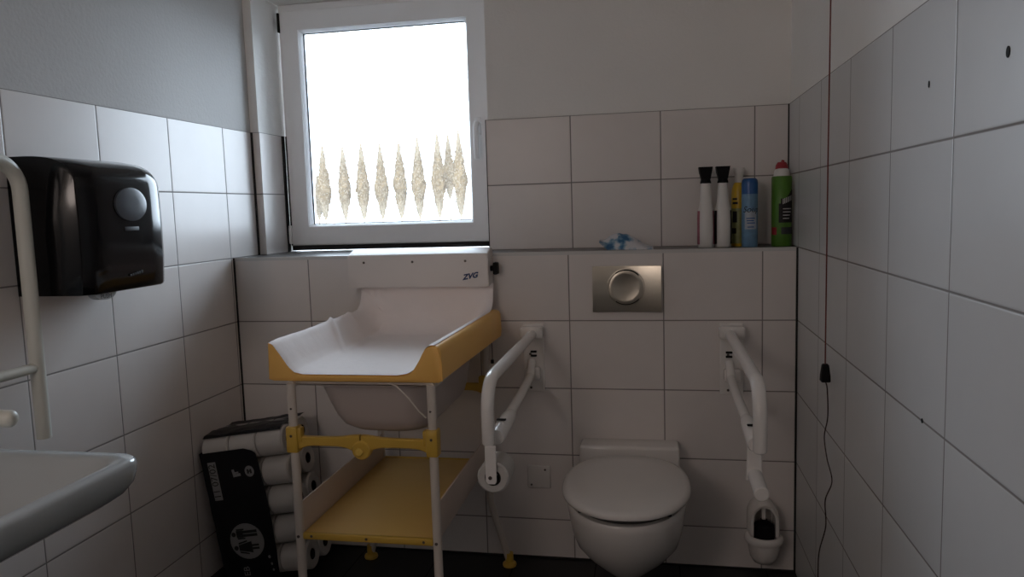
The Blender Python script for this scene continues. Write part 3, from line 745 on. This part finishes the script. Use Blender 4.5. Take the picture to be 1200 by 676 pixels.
# shell: lower cup closed, hood behind open to the front
cup = [(.012, .062), (.034, .066), (.046, .085), (.052, .115), (.0535, .140)]
lathe(bm, [(0.001, .061)]+cup+[(.050, .140), (.046, .115), (.040, .09), (.001, .085)], (cx, cyb, 0), 36)
obj('cup', bm, LIDM, tb_, smooth=50)
bm = bm_new(); rr_ = []
for r, z in ((.0535, .137), (.062, .138), (.0655, .146), (.064, .156), (.058, .163), (.051, .163), (.050, .140)): rr_.append([(cx+r*cos(2*pi*k/40), cyb+r*sin(2*pi*k/40), z) for k in range(40)])
loft(bm, rr_+[rr_[0]], False, False); obj('cup_rim', bm, LIDM, tb_, smooth=50)
bm = bm_new()   # hood: arched shell open towards the room
n = 26
def arch(w, h, y, z0=.160):
    out = [(cx-w, y, z0)]
    for k in range(n+1):
        a = pi-pi*k/n; out.append((cx+w*cos(a), y, z0+.055+(h-.055)*sin(a)))
    out.append((cx+w, y, z0)); return out
R = [arch(.050, .118, -.001), arch(.052, .120, -.030), arch(.050, .118, -.084), arch(.045, .112, -.090), arch(.036, .104, -.088), arch(.036, .104, -.012)]
vr = loft(bm, R, closed=False)
bm.faces.new(vr[-1]); obj('hood', bm, LIDM, tb_, smooth=50)
br = empty('toilet_brush', (cx, cyb, .09), 'toilet brush with black bristles standing in the wall holder', 'toilet brush')
bm = bm_new(); cyl(bm, (cx, cyb, .20), (cx, cyb+.005, .262), .0075, 14); obj('handle', bm, ENAMEL, br)
bm = bm_new()
lathe(bm, [(.001, .092), (.028, .095), (.034, .115), (.035, .16), (.034, .195), (.026, .203), (.012, .206), (.012, .216), (.001, .217)], (cx, cyb, 0), 24)
for k in range(260):
    a = random.uniform(0, 2*pi); z = random.uniform(.150, .205); r = random.uniform(.030, .034)
    p = Vector((cx+r*cos(a), cyb+r*sin(a)*.8, z)); q = p+Vector((cos(a)*.005, sin(a)*.003, random.uniform(-.002, .006))); t = Vector((-sin(a), cos(a), 0))*.0012
    bm.faces.new([bm.verts.new(v) for v in (p-t, p+t, q)])
obj('bristles', bm, BLACKM, br, smooth=40)

# ------------------------------------------------------------------ alarm pull cord on the right wall
pc = empty('alarm_cord', (-.03, -.575, .864), 'red pull cord with black toggle hanging along the right wall', 'pull cord')
bm = bm_new(); tube(bm, [(-.03, -.59, ZC-.03), (-.03, -.582, 1.81), (-.03, -.575, 1.38), (-.03, -.574, .866)], .0019, n=8); obj('cord', bm, CORDR, pc)
bm = bm_new(); cyl(bm, (-.03, -.59, ZC), (-.03, -.59, ZC-.035), .03, 24, bev=.004); obj('ceiling_switch', bm, PVC, pc)
bm = bm_new(); 
def sq(h, z, r=.3): return rrect(-.03-h, -.03+h, -.5755-h, -.5755+h, h*r, z, 4)
loft(bm, [sq(.0105, .8205), sq(.0125, .823), sq(.012, .838), sq(.0085, .866), sq(.006, .869)]); obj('toggle', bm, BLACKM, pc, label='black toggle')
def spline(P, n=8):
    P = [Vector(p) for p in P]; out = []
    for i in range(len(P)-1):
        p0, p1, p2, p3 = P[max(i-1, 0)], P[i], P[i+1], P[min(i+2, len(P)-1)]
        for k in range(n):
            t = k/n; out.append(.5*((2*p1)+(p2-p0)*t+(2*p0-5*p1+4*p2-p3)*t*t+(3*p1-p0-3*p2+p3)*t**3))
    out.append(P[-1]); return out
bm = bm_new(); tube(bm, spline([(-.03, -.577, .822), (-.03, -.602, .805), (-.03, -.612, .734), (-.03, -.575, .669), (-.028, -.600, .617), (-.026, -.652, .572), (-.03, -.596, .498), (-.03, -.606, .429), (-.03, -.530, .322), (-.03, -.518, .241), (-.03, -.52, .05)]), .0017, n=7); obj('lower_cord', bm, CORDD, pc, label='thin kinked lower cord')

# ------------------------------------------------------------------ bottles on the ledge
def spray(x, y, label, lm):
    o = empty('spray_bottle', (x, y, ZL), label, 'spray bottle', 'white spray bottles on the ledge')
    bm = bm_new(); R = []
    for z, a, b in ((.000, .026, .038), (.004, .0285, .042), (.03, .029, .043), (.10, .0285, .042), (.135, .0265, .038), (.150, .0225, .030), (.175, .0195, .022), (.205, .0185, .019), (.222, .0165, .017), (.232, .0165, .017)):
        R.append([(x+a*math.copysign(abs(cos(t))**.8, cos(t)), y+b*math.copysign(abs(sin(t))**.8, sin(t)), ZL+z) for t in [2*pi*k/32 for k in range(32)]])
    loft(bm, R); bd = obj('bottle_body', bm, SPRAYW, o, smooth=50)
    bm = bm_new()
    for s in (-1, 1):    # printed label panels on the flanks
        rows = []
        for z in [.012+.118*k/8 for k in range(9)]:
            a, b = .0292-.0015*max(0, (z-.1)/.035), .0432-.003*max(0, (z-.1)/.035)
            rows.append([(x+s*a*abs(cos(t))**.8*1.012, y+b*math.copysign(abs(sin(t))**.8, sin(t)), ZL+z) for t in [-.75+1.5*k/10 for k in range(11)]])
        loft(bm, rows, closed=False)
    obj('side_label', bm, lm, bd, label='dark printed side label')
    bm = bm_new(); cyl(bm, (x, y, ZL+.226), (x, y, ZL+.246), .0195, 24, bev=.002)
    prism(bm, [(y-.020, ZL+.240), (y-.024, ZL+.272), (y-.018, ZL+.284), (y+.03, ZL+.284), (y+.040, ZL+.274), (y+.040, ZL+.262), (y+.03, ZL+.258), (y+.018, ZL+.240)], 0, x-.021, x+.021)
    for v in bm.verts:
        if v.co.z > ZL+.236: v.co.x = x+(v.co.x-x)*(.72+.42*(v.co.z-ZL-.236)/.048)
    hd = obj('spray_head', bm, BLACKM, o, smooth=30, label='black spray head')
    bm = bm_new(); tube(bm, [(x, y+.030, ZL+.262), (x, y+.046, ZL+.245), (x, y+.048, ZL+.222)], .005, n=10, rad=.01); obj('trigger', bm, BLACKM, hd)
spray(-.297, .095, 'leftmost bottle on the ledge, white with black spray head and pinkish side print', PINKL)
spray(-.238, .095, 'white spray bottle with black head and black side print, beside the blue can', BLACKINK)
# tall yellow bottle behind the blue can
x, y = -.178, .145
o = empty('cleaner_bottle', (x, y, ZL), 'yellow cleaner bottle with white cap standing behind the blue can', 'bottle')
bm = bm_new(); lathe(bm, [(.001, 0), (.025, 0), (.0265, .004), (.0265, .185), (.025, .205), (.018, .222), (.014, .228), (.014, .24), (.001, .24)], (x, y, ZL), 32)
b_ = obj('bottle_body', bm, YELB, o, smooth=50)
bm = bm_new(); patch(bm, (x, y), .0268, ZL+.01, ZL+.135, -pi, 0, 18); obj('lower_label', bm, YELT, b_)
bm = bm_new(); patch(bm, (x, y), .0271, ZL+.085, ZL+.125, -2.6, -1.9, 6); patch(bm, (x, y), .0271, ZL+.045, ZL+.065, -2.7, -2.0, 6); patch(bm, (x, y), .0271, ZL+.15, ZL+.158, -2.6, -1.8, 6); patch(bm, (x, y), .0271, ZL+.165, ZL+.172, -2.6, -1.9, 6); obj('label_print', bm, BLACKINK, b_)
bm = bm_new(); lathe(bm, [(.001, .222), (.0150, .222), (.0150, .250), (.0205, .268), (.0205, .276), (.019, .279), (.001, .279)], (x, y, ZL), 28); obj('cap', bm, SPRAYW, o, smooth=40, label='white flared cap')
# blue aerosol can
x, y = -.149, .075
o = empty('aerosol_can', (x, y, ZL), 'light blue aerosol can with dark blue shoulder on the ledge', 'spray can')
bm = bm_new(); lathe(bm, [(.001, 0), (.026, 0), (.0274, .003), (.0274, .185), (.001, .185)], (x, y, ZL), 40); b_ = obj('can_body', bm, CANL, o, smooth=50)
bm = bm_new(); lathe(bm, [(.001, .184), (.0277, .184), (.0277, .222), (.026, .232), (.021, .238), (.001, .239)], (x, y, ZL), 40); obj('cap', bm, CANB, o, smooth=50, label='dark blue cap')
bm = bm_new(); patch(bm, (x, y), .0277, ZL+.062, ZL+.125, -2.3, -.75, 14); obj('pale_panel', bm, CANW, b_)
def wrap(bm, c, r, ang, z):
    for v in bm.verts:
        a = ang+v.co.x/r; v.co = Vector((c[0]+r*cos(a), c[1]+r*sin(a), z+v.co.y))
    return bm
bm = wrap(text_bm('Soup', .030, .3), (x, y), .0281, -1.52, ZL+.130); obj('lettering', bm, BLACKINK, b_, smooth=0, label='dark lettering')
bm = bm_new()
for k, zz in enumerate((.098, .090, .082, .068)): patch(bm, (x, y), .0280, ZL+zz, ZL+zz+.0035, -2.1+.05*k, -1.0-.15*(k % 2), 10)
obj('small_print', bm, CANB, b_)
# green can
x, y = -.0405, .088
o = empty('cleaner_can', (x, y, ZL), 'green cleaner can with red and white top at the right end of the ledge', 'spray can')
bm = bm_new(); lathe(bm, [(.001, 0), (.0325, 0), (.034, .004), (.034, .238), (.031, .242), (.001, .243)], (x, y, ZL), 40); b_ = obj('can_body', bm, GREENC, o, smooth=50)
bm = bm_new(); lathe(bm, [(.001, .240), (.0275, .240), (.027, .250), (.023, .264), (.020, .268), (.001, .268)], (x, y, ZL), 32); obj('shoulder', bm, SPRAYW, o, smooth=50, label='white shoulder')
bm = bm_new(); lathe(bm, [(.001, .262), (.021, .262), (.022, .266), (.020, .280), (.014, .290), (.001, .292)], (x, y+.002, ZL), 28); tube(bm, [(x+.002, y, ZL+.287), (x+.004, y, ZL+.297)], [.007, .005], n=12); obj('nozzle', bm, REDP, o, smooth=50, label='red nozzle cap')
bm = bm_new(); patch(bm, (x, y), .0343, ZL+.082, ZL+.148, -2.0, -.1, 16); patch(bm, (x, y), .0343, ZL+.148, ZL+.165, -1.8, -.1, 16)
for k in range(5): patch(bm, (x, y), .0343, ZL+.165+k*.006, ZL+.171+k*.006, -1.25+k*.16, -.1, 8)
obj('black_label', bm, BLACKINK, b_, label='black label patch')
bm = bm_new()
for k in range(7): patch(bm, (x, y), .0346, ZL+.146+.002*k, ZL+.164+.002*k, -1.62+k*.16, -1.53+k*.16, 3)
for k in range(4): patch(bm, (x, y), .0346, ZL+.128-.011*k, ZL+.131-.011*k, -1.6, -.6-.1*k, 8)
obj('label_strokes', bm, WHITEINK, b_, label='pale strokes on the label')
bm = bm_new(); patch(bm, (x, y), .0343, ZL+.042, ZL+.066, -1.75, -.2, 14); obj('grey_band', bm, GREYD, b_)
bm = bm_new(); patch(bm, (x, y), .0343, ZL+.04, ZL+.066, -2.9, -2.2, 8); obj('red_square', bm, REDP, b_)

# wipes packet lying on the ledge
bm = bm_new(); nu, nv = 36, 14
top, bot = [], []
for i in range(nu+1):
    u = i/nu; a, b = [], []
    for j in range(nv+1):
        v = j/nv
        x = -.672+.190*u; y = .022+.100*v+.008*sin(u*5)
        edge = (sin(pi*v)**.5)
        h = .006+edge*(.042*math.exp(-((u-.30)/.26)**2)+.026*math.exp(-((u-.62)/.22)**2)+.006*(1-u))+.004*nz(u*9, v*5)*edge
        lift = .028*max(0, 1-u/.16)**1.2
        if u < .16: h = h*(.35+.65*u/.16)
        a.append(bm.verts.new((x, y, ZL+.0012+lift+h*(.3+.7*edge)))); b.append(bm.verts.new((x, y, ZL+.0008+lift)))
    top.append(a); bot.append(b)
for g, fl in ((top, 0), (bot, 1)):
    for p, q in zip(g, g[1:]):
        for k in range(nv): bm.faces.new((p[k], p[k+1], q[k+1], q[k]) if not fl else (q[k], q[k+1], p[k+1], p[k]))
for k in range(nv):
    bm.faces.new((top[0][k], bot[0][k], bot[0][k+1], top[0][k+1])); bm.faces.new((top[-1][k+1], bot[-1][k+1], bot[-1][k], top[-1][k]))
for i in range(nu):
    bm.faces.new((top[i][0], top[i+1][0], bot[i+1][0], bot[i][0])); bm.faces.new((top[i+1][nv], top[i][nv], bot[i][nv], bot[i+1][nv]))
obj('wipes_packet', bm, WIPES, smooth=50, loc=(-.58, .07, ZL), label='crumpled blue and white wipes packet lying on the ledge above the flush plate', cat='wipes packet')

# ------------------------------------------------------------------ paper towel dispenser on the left wall
td = empty('paper_towel_dispenser', (-W, -.87, 1.12), 'glossy black paper towel dispenser mounted on the left tiled wall', 'towel dispenser')
bm = bm_new()
def dsec(y, xf, zt, zb, zf, n=8):
    """vertical section of the housing at y: wall side at x=-W, bulging front at xf"""
    pts = [(-W+.0005, zb), (xf-.004, zb), (xf, zb+.006), (xf+.006, zb+.08), (xf+.0075, (zt+zb)/2), (xf+.007, zt-.11)]
    n = 14; hz = .085
    for k in range(n+1):
        a = k/n*pi/2; pts.append((-W+(xf+.006+W)*cos(a)**.55, zt-hz+hz*sin(a)**.75))
    return [(x, y, z) for x, z in pts]
S = []
ys = [-1.022, -1.018, -1.008, -.99, -.965, -.93, -.88, -.82, -.77, -.73, -.70, -.685, -.676, -.671]
for y in ys:
    dl = max(0, (-.975-y)/.047); drr = max(0, (y+.755)/.084)
    xf = -1.882-.022*dl**2-.050*drr**2.5
    zt = 1.478-.022*drr**2; zf = 1.440-.030*drr**2-.004*dl
    S.append(dsec(y, xf, zt, 1.122, zf))
loft(bm, S)
hs = obj('housing', bm, BLACKG, td, smooth=60)
def xdisc(y, z, ry, rz, x, n=32): return [(x, y+ry*cos(2*pi*k/n), z+rz*sin(2*pi*k/n)) for k in range(n)]
bm = bm_new(); loft(bm, [xdisc(-.852, 1.352, .064, .047, -1.885), xdisc(-.852, 1.352, .062, .045, -1.8705), xdisc(-.852, 1.352, .050, .037, -1.8685), xdisc(-.852, 1.352, .02, .017, -1.868)]); obj('viewing_window', bm, SMOKE, hs, smooth=50, label='round smoky viewing window')
bm = bm_new(); box(bm, (-1.885, -.882, 1.281), (-1.8725, -.826, 1.292), .001); obj('level_strip', bm, GREYD, hs, label='grey level strip')
bm = bm_new()
for k in range(6): box(bm, (-1.885, -.872+.009*k, 1.158+.001*k), (-1.8758, -.866+.009*k, 1.164+.0015*k), .0005)
obj('emblem', bm, mat('emblem_black', (.012, .012, .013), .7, var=0), hs, label='faint emblem')
bm = bm_new(); n = 24
half = [(-.950+.040*cos(pi+pi*k/n), 1.124+.020*sin(pi+pi*k/n)) for k in range(n+1)]
prism(bm, half, 0, -1.915, -1.893); lv = obj('push_lever', bm, GREYP, td, smooth=30, label='grey push lever below the housing')
bm = text_bm('PUSH', .017)
for v in bm.verts: v.co = Vector((-1.8925, -.950+v.co.x, 1.1135+v.co.y))
obj('lettering', bm, BLACKINK, lv, smooth=0)

# ------------------------------------------------------------------ rail and washbasin at the left
gr = empty('wall_rail', (-W, -1.30, .76), 'pale tubular wall rail in front of the black towel dispenser', 'rail')
XR = -1.995
bm = bm_new(); tube(bm, [(XR, -1.085, .770), (XR, -1.085, 1.462), (XR, -1.70, 1.462), (XR, -1.70, .770)], .0175, n=22, rad=.075); obj('rail_tube', bm, RAILG, gr, smooth=50)
bm = bm_new(); tube(bm, [(XR, -1.085, .951), (XR, -1.70, .951)], .013, n=16); obj('cross_bar', bm, RAILG, gr, smooth=50)
for y in (-1.30, -1.5):
    bm = bm_new(); cyl(bm, (XR, y, .951), (-W, y, .951), .012, 16); cyl(bm, (-W+.008, y, .951), (-W, y, .951), .035, 28); obj('wall_mount', bm, RAILG, gr)

wb = empty('washbasin', (-W, -1.67, .74), 'white ceramic washbasin with broad rim mounted on the left wall', 'washbasin')
bm = bm_new()
def brect(ix, iy0, iy1, r, z, x0=-W+.0005): 
    out = []
    x1 = -1.472-ix; y0 = -1.965+iy0; y1 = -1.388-iy1
    for cx_, cy_, a0 in ((x1-r, y1-r, 0), (x0+.012, y1-.012, 90), (x0+.012, y0+.012, 180), (x1-r, y0+r, 270)):
        rr = r if a0 in (0, 270) else .012
        for k in range(9):
            a = radians(a0+90*k/8); out.append((cx_+rr*cos(a), cy_+rr*sin(a), z))
    return out
R = [brect(.33, .2, .2, .06, .70), brect(.20, .13, .13, .07, .715), brect(.10, .07, .07, .07, .742), brect(.045, .03, .03, .06, .766), brect(.018, .012, .012, .055, .784), brect(.006, .004, .004, .05, .802),
     brect(.001, .001, .001, .05, .822), brect(0, 0, 0, .05, .838), brect(.002, .002, .002, .049, .844), brect(.007, .007, .007, .047, .8475), brect(.028, .028, .028, .042, .847, -W+.105), brect(.036, .036, .036, .05, .843, -W+.112), brect(.044, .046, .046, .055, .828, -W+.12),
     brect(.07, .075, .075, .07, .785, -W+.14), brect(.13, .13, .13, .08, .75, -W+.18), brect(.25, .25, .25, .03, .735, -W+.26)]
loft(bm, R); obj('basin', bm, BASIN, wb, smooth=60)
bm = bm_new(); tube(bm, [(-1.86, -1.67, .71), (-1.86, -1.67, .55), (-W, -1.67, .52)], .018, n=16, rad=.06); obj('drain_pipe', bm, mat('chrome', (.6, .6, .6), .15, 1.0, var=0), wb)
fa = empty('faucet', (-2.02, -1.62, .846), 'lever tap on the washbasin, only its rounded lever end in view', 'tap')
bm = bm_new(); cyl(bm, (-2.02, -1.62, .846), (-2.02, -1.62, .94), .024, 24, bev=.004); tube(bm, [(-2.02, -1.62, .905), (-1.90, -1.62, .93), (-1.86, -1.62, .90)], .013, n=16, rad=.02); obj('tap_body', bm, mat('tap_chrome', (.6, .6, .6), .18, 1.0, var=0), fa)
bm = bm_new(); tube(bm, [(-2.03, -1.62, .945), (-1.98, -1.618, .965), (-1.75, -1.585, .968), (-1.614, -1.556, .962)], .0155, n=18, rad=.05, round_end=.012); obj('lever', bm, RAILG, fa, smooth=50, label='pale lever handle')

# ------------------------------------------------------------------ light: overcast daylight through the one window
w = bpy.data.worlds.new('World'); scene.world = w; w.use_nodes = True
bg = w.node_tree.nodes['Background']; bg.inputs[0].default_value = (0.76, 0.88, 1.0, 1); bg.inputs[1].default_value = 11.0
wn_ = w.node_tree; tc_ = wn_.nodes.new('ShaderNodeTexCoord'); sx_ = wn_.nodes.new('ShaderNodeSeparateXYZ'); wn_.links.new(tc_.outputs['Generated'], sx_.inputs[0])
cr_ = wn_.nodes.new('ShaderNodeValToRGB'); wn_.links.new(sx_.outputs['Z'], cr_.inputs[0]); wn_.links.new(cr_.outputs[0], bg.inputs[0])
el = cr_.color_ramp.elements   # hazy sky, brightest low down, towards the sun
for i_, (p_, v_) in enumerate(((0.0, 1.03), (.2, 1.0), (.5, .88), (.68, .74), (1.0, .68))):
    e_ = el[i_] if i_ < 1 else (el[-1] if i_ == 4 else el.new(p_))
    e_.position = p_; e_.color = (.76*v_, .88*v_, 1.0*v_, 1)
pl = bpy.data.lights.new('window_portal', 'AREA'); pl.shape = 'RECTANGLE'; pl.size = FX1-FX0-.1; pl.size_y = FZ1-FZ0-.1
pl.cycles.is_portal = True
po = bpy.data.objects.new('window_portal', pl); COL.objects.link(po); po.location = ((FX0+FX1)/2, RD+.10, (FZ0+FZ1)/2); po.rotation_euler = (radians(-90), 0, 0)

# warm lamp high on the wall behind the camera
la = bpy.data.lights.new('rear_lamp', 'POINT'); la.energy = 12.5; la.color = (1.0, .85, .78); la.shadow_soft_size = .20
lo = bpy.data.objects.new('rear_lamp', la); COL.objects.link(lo); lo.location = (-1.6, -3.45, 1.85)
# ------------------------------------------------------------------ camera
cam = bpy.data.cameras.new('Camera'); cam.sensor_width = 36; cam.lens = 882.447/1200*36; cam.clip_start = .02; cam.clip_end = 500
co = bpy.data.objects.new('Camera', cam); COL.objects.link(co); scene.camera = co
r_ = Vector((0.98227575, 0.18492001, -0.03064203)); u_ = Vector((0.01051549, 0.10885323, 0.99400221)); f_ = Vector((-0.18714639, 0.97670649, -0.10497936))
M = Matrix((( r_.x, u_.x, -f_.x), (r_.y, u_.y, -f_.y), (r_.z, u_.z, -f_.z))).to_4x4()
M.translation = Vector((-0.47566, -2.68266, 1.30799)); co.matrix_world = M
scene.view_settings.view_transform = 'Standard'; scene.view_settings.look = 'None'; scene.view_settings.exposure = 0.0
scene.cycles.max_bounces = 10; scene.cycles.diffuse_bounces = 8; scene.cycles.glossy_bounces = 4; scene.cycles.transparent_max_bounces = 8
scene.cycles.sample_clamp_indirect = 40
